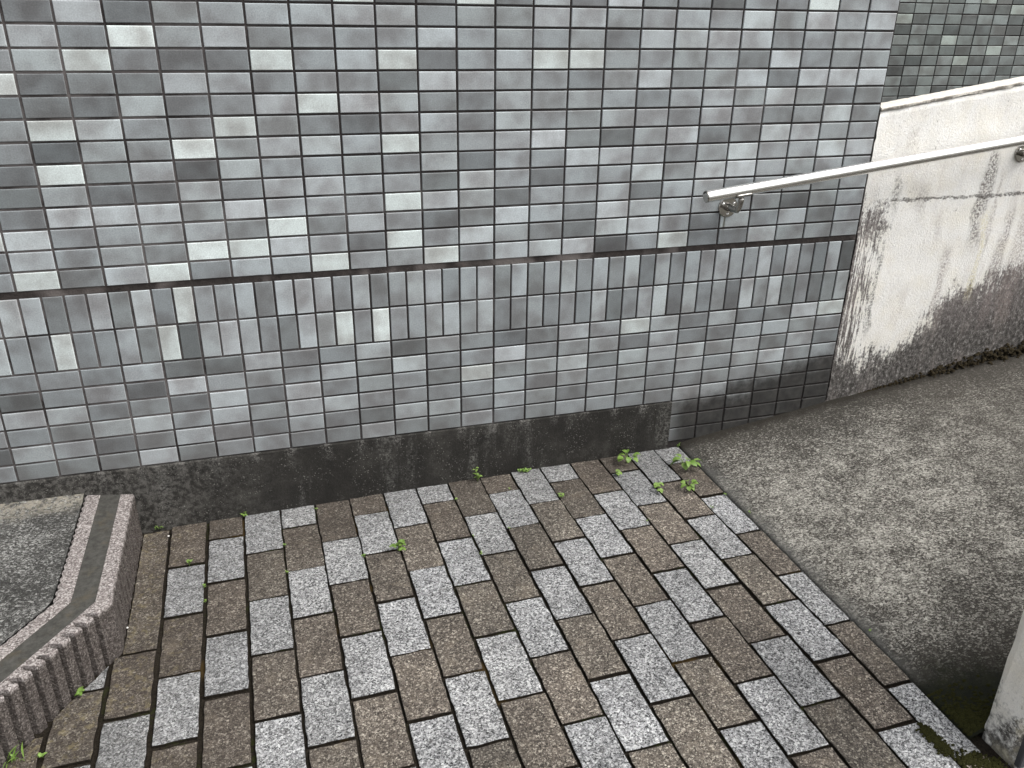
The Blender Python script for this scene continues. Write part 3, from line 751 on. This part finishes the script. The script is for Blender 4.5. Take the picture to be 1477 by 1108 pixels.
# end face
for j in range(NZ + 1):
    for u in range(7):
        y = -.081 + .081 * u / 6; z = -.05 + (ptop(1.774) + .05) * j / NZ
        V.append((.003 * mnoise.fractal((1, y * 16, z * 16), .8, 2, 4) + (.005 if u in (0, 6) else 0), y + .0025 * mnoise.noise((4, u, z * 25)), z))
for j in range(NZ):
    for u in range(6): a = j * 7 + u; F.append((a + 1, a, a + 7, a + 8))
o0 = len(V); XE = 3.0
V += [(XE, 0, 0), (XE, 0, ptop(1.774 + XE)), (XE, -.081, 0), (XE, -.081, ptop(1.774 + XE))]
F.append(tuple([6 + 7 * j for j in range(NZ + 1)][::1]) + (o0 + 1, o0)); F.append(tuple([7 * j for j in range(NZ, -1, -1)]) + (o0 + 2, o0 + 3))
F.append(tuple(NZ * 7 + u for u in range(7))[::-1] + (o0 + 3, o0 + 1)); F.append((o0, o0 + 1, o0 + 3, o0 + 2))
obj('wall_body', mesh_of('wall_body', V, F, M['near']), pp)
tl = mesh_of('cladding_panel', *tile_data(.297, .097, .012, .002), M['dark'])
for r in range(8):
    for i in range(8):
        o = obj('cladding_panel', tl, pp, (.152 + i * .3, -.0905, .075 + r * .1 + .13 * .0)); 
        o.rotation_euler = (0, 0, 0)

# ------------------------------------------------------------------ step: landing slab with ribbed nosing
STEP_Z = .131
st = empty('step_landing', (0, 0, 0)); tag(st, 'concrete landing with a pinkish ribbed nosing and dark tread strip at lower left', 'step')
def path_pt(t, s_, on_angle):                            # t: offset from the inner edge 0..1, s_: distance along from the corner
    xo = XIN + (OUT_X - XIN) * t; no = NIN + (OUT_N - NIN) * t
    yc = (SN.x * xo - no) / -SN.y * -1 if False else (no - SN.x * xo) / SN.y
    if on_angle: return (xo + SD.x * s_, yc + SD.y * s_)
    return (xo, yc + s_)
def nosing(name, on_angle, length, label=None):
    V, F = [], []; pitch = .034; W_ = .12
    phs = [0, .14, .28, .42, .55, .575, .68, .78, .88, .975]
    S_ = [0.0, .008, .016]; k0 = 0
    while .022 + k0 * pitch < length:
        S_ += [.022 + (k0 + q) * pitch for q in phs if .022 + (k0 + q) * pitch < length]; k0 += 1
    S_.append(length); ns = len(S_) - 1
    for i in range(ns + 1):
        s_ = S_[i]; ph = ((s_ - .022) / pitch) % 1 if s_ > .0219 else 0
        dp = (.024 if on_angle else .001) * (1 if .56 < ph < .95 else 0) + .002 * (min(ph, .57) / .57) if s_ > .0219 else 0
        jz = .0016 * mnoise.noise((s_ * 60, 2 + on_angle, 0)); jx = .0016 * mnoise.noise((s_ * 70, 8, on_angle))
        inn = .0045 * abs(math.sin(math.pi * s_ / .026))
        pr = [(inn / W_ * -1, STEP_Z - .05), (-inn / W_, STEP_Z - .0015), (.015, STEP_Z + .001 + jz * .5), (.278, STEP_Z + .001), (.290, STEP_Z - .0012), (.300, STEP_Z - .0012),
              (.696, STEP_Z - .0012), (.706, STEP_Z - .0012), (.72, STEP_Z + .001), (.978 - dp / W_, STEP_Z + .001 + jz), (.996 - dp / W_ + jx, STEP_Z - .0025 + jz), (1.0 - dp / W_, STEP_Z - .010), (1.003 - dp / W_, .05), (1.003 - dp / W_, -.03)]
        for t, z in pr:
            x, y = path_pt(t, s_ , on_angle); V.append((x, y, z))
    m = 14
    for i in range(ns):
        for j in range(m - 1):
            q = (i * m + j, (i + 1) * m + j, (i + 1) * m + j + 1, i * m + j + 1); F.append(q if not on_angle else q[::-1])
    o = obj(name, mesh_of(name, V, F, M['nosing']), st)
    # tread strip in the groove
    V, F = [], []; n2 = 60
    for i in range(n2 + 1):
        s_ = length * i / n2
        for t in (.284, .5, .712):
            x, y = path_pt(t, s_, on_angle); V.append((x, y, STEP_Z + (.0004 if t != .5 else .0008) + .0006 * mnoise.noise((s_ * 30, t * 9, 1))))
    for i in range(n2):
        for j in range(2):
            q = (i * 3 + j, (i + 1) * 3 + j, (i + 1) * 3 + j + 1, i * 3 + j + 1); F.append(q if not on_angle else q[::-1])
    obj('tread_strip', mesh_of('tread_strip', V, F, M['tread']), o)
    return o
nosing('nosing_block', False, .468); nosing('nosing_block', True, 1.5)
ci = path_pt(-.052, 0, True); far_ = path_pt(-.052, 1.6, True)
poly = [(-3.3, -.0045), (ci[0], -.0045), ci, far_, (-3.3, far_[1])]
V = []; F = []
NXS, NYS = 110, 60
idx = {}
for i in range(NXS + 1):
    for j in range(NYS + 1):
        y = -.0045 + (far_[1] + .0045) * j / NYS
        xr = ci[0] if y > ci[1] else ci[0] + (y - ci[1]) / SD.y * SD.x
        x = -3.3 + (xr + 3.3) * (1 - (1 - i / NXS) ** 2.2)
        V.append((x, y, STEP_Z - .001 + .0018 * mnoise.fractal((x * 6, y * 6, 2), .8, 2, 3) + (.012 * max(0, 1 + y / .05) ** 2 if y > -.05 else 0)))
for i in range(NXS):
    for j in range(NYS): a = i * (NYS + 1) + j; F.append((a, a + 1, a + NYS + 2, a + NYS + 1)[::-1] if False else (a, a + 1, a + NYS + 2, a + NYS + 1))
me = mesh_of('slab', V, F, M['slab'], True); me.flip_normals() if me.polygons[0].normal.z < 0 else None
obj('slab', me, st)
bv, bf = [], []
cb = path_pt(-.2, 0, True); fb = path_pt(-.2, 1.6, True)
for x, y in [(-3.3, -.0045), (cb[0], -.0045), cb, fb, (-3.3, fb[1])]: bv += [(x, y, -.1), (x, y, STEP_Z - .006)]
for i in range(5): j = (i + 1) % 5; bf.append((2 * i, 2 * j, 2 * j + 1, 2 * i + 1))
bf.append((1, 3, 5, 7, 9)); obj('slab_base', mesh_of('slab_base', bv, bf, M['slab']), st)

# ------------------------------------------------------------------ handrail
RY = -.070
def rail_z(x): return .8735 + .1165 * (x - 1.704)
hr = empty('handrail', (1.704, RY, rail_z(1.704))); tag(hr, 'round stainless steel handrail climbing along the ramp wall', 'handrail')
def loc_(p): return Vector(p) - Vector(hr.location)
r_ = .0170
pts = [(x, RY, rail_z(x)) for x in [1.7055 + (4.6 - 1.7055) * i / 20 for i in range(21)]]
V, F = tube_data([loc_(p) for p in pts], [r_] * 21, 40, False)
obj('rail', mesh_of('rail', V, F, M['steel'], True), hr)
dr = (Vector(pts[1]) - Vector(pts[0])).normalized(); p0 = Vector(pts[0])
V, F = tube_data([loc_(p0 + dr * .001), loc_(p0 - dr * .0012), loc_(p0 - dr * .0030)], [r_ + .0004, r_ + .0003, r_ - .0022], 40)
me = mesh_of('end_cap', V, F, M['chrome']); obj('end_cap', me, hr)
def bracket(x):
    zr = rail_z(x); zc = zr - .062
    b = empty('bracket', loc_((x, 0, zc))); b.parent = hr
    V, F = tube_data([(0, .0, 0), (0, -.0035, 0), (0, -.0055, 0)], [.031, .031, .029], 40); obj('base_plate', mesh_of('base_plate', V, F, M['chrome']), b)
    pts = []; N_ = 14
    for i in range(N_ + 1):
        t = i / N_
        if t < .5: pts.append((0, -.004 - .052 * (t / .5), .002 * t))
        else:
            a = (t - .5) / .5 * math.pi / 2; pts.append((0, -.056 - .014 * math.sin(a), .001 + .014 * (1 - math.cos(a)) + .026 * (t - .5) / .5))
    V, F = tube_data(pts, [.0125 - .004 * min(1, i / 7) for i in range(N_ + 1)], 20); obj('arm', mesh_of('arm', V, F, M['chrome'], True), b)
    # curved saddle under the rail
    V, F = [], []
    for i in range(7):
        xx = -.026 + .052 * i / 6
        for k in range(9):
            a = math.pi * (1.15 + .7 * k / 8)
            for rr in (r_ + .0003, r_ + .0035): V.append((xx, RY + math.cos(a) * rr, .062 + .1165 * xx + math.sin(a) * rr))
    for i in range(6):
        for k in range(8):
            a = (i * 9 + k) * 2; F.append((a + 1, a + 3, a + 21, a + 19)); 
    for k in range(8):
        for i in (0, 6): a = (i * 9 + k) * 2; F.append((a, a + 1, a + 3, a + 2))
    for i in range(6):
        for k in (0, 8): a = (i * 9 + k) * 2; F.append((a, a + 1, a + 19, a + 18))
    obj('saddle', mesh_of('saddle', V, F, M['chrome'], True), b)
    for k in range(3):
        a = R(-90 + 120 * k); V, F = tube_data([(math.cos(a) * .0205, -.005, math.sin(a) * .0205), (math.cos(a) * .0205, -.0072, math.sin(a) * .0205), (math.cos(a) * .0205, -.0085, math.sin(a) * .0205)], [.0045, .0042, .0022], 12)
        obj('screw', mesh_of('screw', V, F, M['steel']), b)
for x in (1.820, 2.885, 3.95): bracket(x)

# ------------------------------------------------------------------ weeds
def leaf_mesh(length, width, kind, seed):
    rnd = random.Random(seed); V, F = [], []; n = 6
    for i in range(n + 1):
        t = i / n
        if kind == 'round': wv = math.sin(math.pi * min(1, .06 + t * .94) ** .85) ** .6
        elif kind == 'lobed': wv = (math.sin(math.pi * (.08 + t * .90)) ** .8) * (.72 + .28 * (i % 2))
        else: wv = math.sin(math.pi * (.05 + t * .93)) * (1 - .35 * t)
        if i == n: wv = .08
        wv *= width / 2; z = length * (.16 * math.sin(t * 2.4) - .22 * t * t)
        for sgn in (-1, 0, 1): V.append((length * t, sgn * wv, z + (abs(sgn) * wv * .28) + rnd.uniform(-.02, .02) * width))
    for i in range(n):
        for j in (0, 1): F.append((i * 3 + j, (i + 1) * 3 + j, (i + 1) * 3 + j + 1, i * 3 + j + 1))
    return V, F
def weed(px, py, size, style, label, seed, mat='leaf', h=0.0, wallY=None):
    rnd = random.Random(seed)
    p = on_ground(px, py, h)
    if p.x > EDGE_X: p.z = max(p.z, ramp_z(p.x) - .001)
    root = empty('weed', p); tag(root, label, 'weed', 'weeds growing in the joints')
    stems = []; leaves = []
    if style == 'rosette':
        for k in range(rnd.randint(7, 9)):
            a = rnd.uniform(0, 6.28) if k > 5 else k * 1.05 + rnd.uniform(-.3, .3); rr = size * rnd.uniform(.45, 1.0); up = size * rnd.uniform(.25, .7)
            e = Vector((math.cos(a) * rr * .5, math.sin(a) * rr * .5, up)); stems.append(([(0, 0, -.004), (e.x * .4, e.y * .4, up * .6), tuple(e)], .0009))
            leaves.append((e, a, rnd.uniform(-.5, .15), size * rnd.uniform(.40, .62), size * rnd.uniform(.34, .50), rnd.choice(['lobed', 'round', 'round'])))
    elif style == 'upright':
        for q in range(2):
            lean = Vector((rnd.uniform(-.25, .25), rnd.uniform(-.25, .05), 1)).normalized(); H = size * (1 if q == 0 else .6)
            stems.append(([(0, 0, -.004), tuple(lean * H * .5), tuple(lean * H)], .0009))
            for k in range(6 if q == 0 else 4):
                t = .3 + .7 * k / 5; a = k * 2.4 + q
                leaves.append((lean * H * min(t, 1), a, .35, size * .34 * (1.15 - .5 * t), size * .20 * (1.1 - .4 * t), 'round'))
    elif style == 'clover':
        for q in range(rnd.randint(4, 6)):
            a0 = rnd.uniform(0, 6.28); e = Vector((math.cos(a0) * size * rnd.uniform(.15, .6), math.sin(a0) * size * rnd.uniform(.15, .6), size * rnd.uniform(.3, .8)))
            stems.append(([(0, 0, -.003), (e.x * .5, e.y * .5, e.z * .8), tuple(e)], .0007))
            for k in range(3): leaves.append((e, a0 + k * 2.09, rnd.uniform(-.1, .3), size * .36, size * .36, 'round'))
    elif style == 'carpet':
        for q in range(34):
            ox = rnd.uniform(-size, size); e = Vector((ox, rnd.uniform(-.006, .004), rnd.uniform(.003, .009)))
            if q % 5 == 0: stems.append(([(ox, 0, -.003), tuple(e)], .0006))
            leaves.append((e, rnd.uniform(0, 6.28), rnd.uniform(0, .7), .008, .006, 'round'))
    elif style == 'grass':
        for q in range(16):
            leaves.append((Vector((rnd.uniform(-size * .6, size * .6), rnd.uniform(-.006, .004), 0)), rnd.uniform(0, 6.28), rnd.uniform(.5, 1.2), size * rnd.uniform(.5, 1.0), size * .12, 'blade'))
    else:                                                # sprig: two or three small leaves
        for k in range(rnd.randint(5, 7)):
            a = rnd.uniform(0, 6.28); leaves.append((Vector((rnd.uniform(-.25, .25) * size, rnd.uniform(-.3, .2) * size, .002 + rnd.uniform(0, .3) * size)), a, rnd.uniform(0, .5), size * rnd.uniform(.4, .6), size * rnd.uniform(.3, .45), 'round'))
        stems.append(([(0, 0, -.003), (0, 0, size * .35)], .0007))
    if stems:
        V, F = merge([tube_data(pts, [rad * (1 - .3 * i / len(pts)) for i in range(len(pts))], 6) for pts, rad in stems]); obj('stem', mesh_of('stem', V, F, M['stem'], True), root)
    big = size >= .020 and style != 'carpet'
    acc = []
    for i, (e, a, tilt, L, W_, kd) in enumerate(leaves):
        Rm = Matrix.Rotation(a, 3, 'Z') @ Matrix.Rotation(-tilt, 3, 'Y') @ Matrix.Rotation(rnd.uniform(-.3, .3), 3, 'X')
        v, f = leaf_mesh(L, W_, kd, seed * 50 + i); v = [Rm @ Vector(q) for q in v]
        if big: o = obj('leaf', mesh_of('leaf', v, f, M[mat], True), root, e)
        else: acc.append(([q + e for q in v], f))
    if acc:
        V, F = merge(acc); o = obj('leaves', mesh_of('leaves', V, F, M[mat], True), root)
WEEDS = [
 (988, 676, .052, 'rosette', 'largest lobed weed at the joint where pavers, wall and ramp meet', 'leaf'),
 (992, 706, .036, 'rosette', 'lobed weed just below the largest weed beside the ramp', 'leaf'),
 (905, 668, .044, 'rosette', 'broad leaved weed against the plinth left of its tiled end', 'leaf'),
 (891, 686, .030, 'clover', 'small weed in front of the broad leaved weed by the plinth', 'leaf_b'),
 (949, 708, .034, 'clover', 'pale weed in the joint two pavers left of the ramp', 'leaf_b'),
 (689, 694, .046, 'upright', 'upright feathery weed standing against the dark plinth', 'leaf_b'),
 (756, 681, .024, 'carpet', 'strip of tiny creeping leaves along the foot of the plinth', 'leaf_b'),
 (575, 794, .032, 'clover', 'round leaved weed at the corner of a grey paver, centre left', 'leaf'),
 (352, 744, .022, 'clover', 'small round leaved weed at the plinth foot nearest the step', 'leaf'),
 (231, 762, .026, 'grass', 'grassy tuft in the corner between the step and the plinth', 'leaf'),
 (273, 815, .017, 'clover', 'three leaved weed on the brown paver nearest the step', 'leaf_b'),
 (295, 846, .014, 'sprig', 'tiny sprig in the first long paver joint beside the step', 'leaf'),
 (296, 868, .011, 'sprig', 'lower tiny sprig in the first long paver joint beside the step', 'leaf'),
 (112, 1004, .028, 'clover', 'round leaved weed at the foot of the ribbed step riser', 'leaf'),
 (62, 1092, .022, 'sprig', 'pale sprig on the paver cut at the bottom left', 'leaf_b'),
 (16, 1098, .040, 'grass', 'bright tuft at the step foot in the bottom left corner', 'leaf'),
 (410, 787, .012, 'sprig', 'tiny sprig between grey and brown pavers, fourth joint from the step', 'leaf_b'),
 (414, 826, .010, 'sprig', 'pale sprig at a paver corner below the fourth joint sprig', 'leaf_b'),
 (456, 735, .012, 'sprig', 'tiny sprig in the joint near the plinth at centre left', 'leaf_b'),
 (525, 803, .014, 'sprig', 'bright sprig at the lower left corner of a grey paver', 'leaf'),
 (659, 721, .013, 'sprig', 'sprig on the joint left of the upright feathery weed', 'leaf_b'),
 (683, 774, .009, 'sprig', 'faint sprig beside the recessed grey paver', 'leaf_b'),
 (694, 799, .012, 'sprig', 'sprig at the right edge of the recessed grey paver', 'leaf_b'),
 (735, 706, .012, 'sprig', 'flat sprig on the grey paver below the creeping strip', 'leaf_b'),
 (735, 763, .010, 'sprig', 'tiny sprig at the meeting of four pavers, centre', 'leaf'),
 (809, 717, .018, 'clover', 'small twin leaved weed right of the creeping strip', 'leaf_b'),
 (934, 752, .010, 'sprig', 'yellowish sprig in a mossy joint below the pale weed', 'leaf_b'),
 (1027, 733, .013, 'sprig', 'little sprig in the last long joint before the ramp', 'leaf'),
 (1047, 714, .012, 'sprig', 'little sprig on the ramp edge near the largest weed', 'leaf'),
 (1081, 740, .011, 'sprig', 'flat sprig on the ramp edge, middle of the upper three', 'leaf_b'),
 (1255, 912, .010, 'sprig', 'lone sprig on the ramp edge beside the brown end paver', 'leaf'),
 (978, 645, .022, 'upright', 'thin upright sprig where the plinth meets the ramp', 'leaf'),
]
for i, (x, y, sz, sty, lab, mt) in enumerate(WEEDS): weed(x, y, sz * (1.08 if sz > .04 else .95 if sz > .03 else .8), sty, lab, 300 + i, mt)

# small white pebbles
def pebble(px, py, rad, label, seed):
    rnd = random.Random(seed); bm = bmesh.new(); bmesh.ops.create_icosphere(bm, subdivisions=2, radius=rad)
    for v in bm.verts: v.co *= 1 + .25 * mnoise.noise(v.co * 160 + Vector((seed, 0, 0))); v.co.z *= .75
    me = bpy.data.meshes.new('pebble'); bm.to_mesh(me); bm.free(); me.materials.append(M['pebble'])
    for p in me.polygons: p.use_smooth = True
    p = on_ground(px, py); o = obj('pebble', me, None, (p.x, p.y, p.z + rad * .6)); tag(o, label, 'pebble', 'white pebbles by the step')
pebble(248, 757, .0032, 'white pebble beside the grassy tuft at the plinth foot', 1)
pebble(258, 756, .0028, 'white pebble at the plinth foot, farthest from the step', 2)
pebble(243, 774, .0030, 'white pebble in the paver joint in front of the grassy tuft', 3)
pebble(184, 906, .0026, 'white pebble beside the smooth end of the step riser', 4)
print('pavers in view', npv, 'tiles', len(hs_), len(ss_))
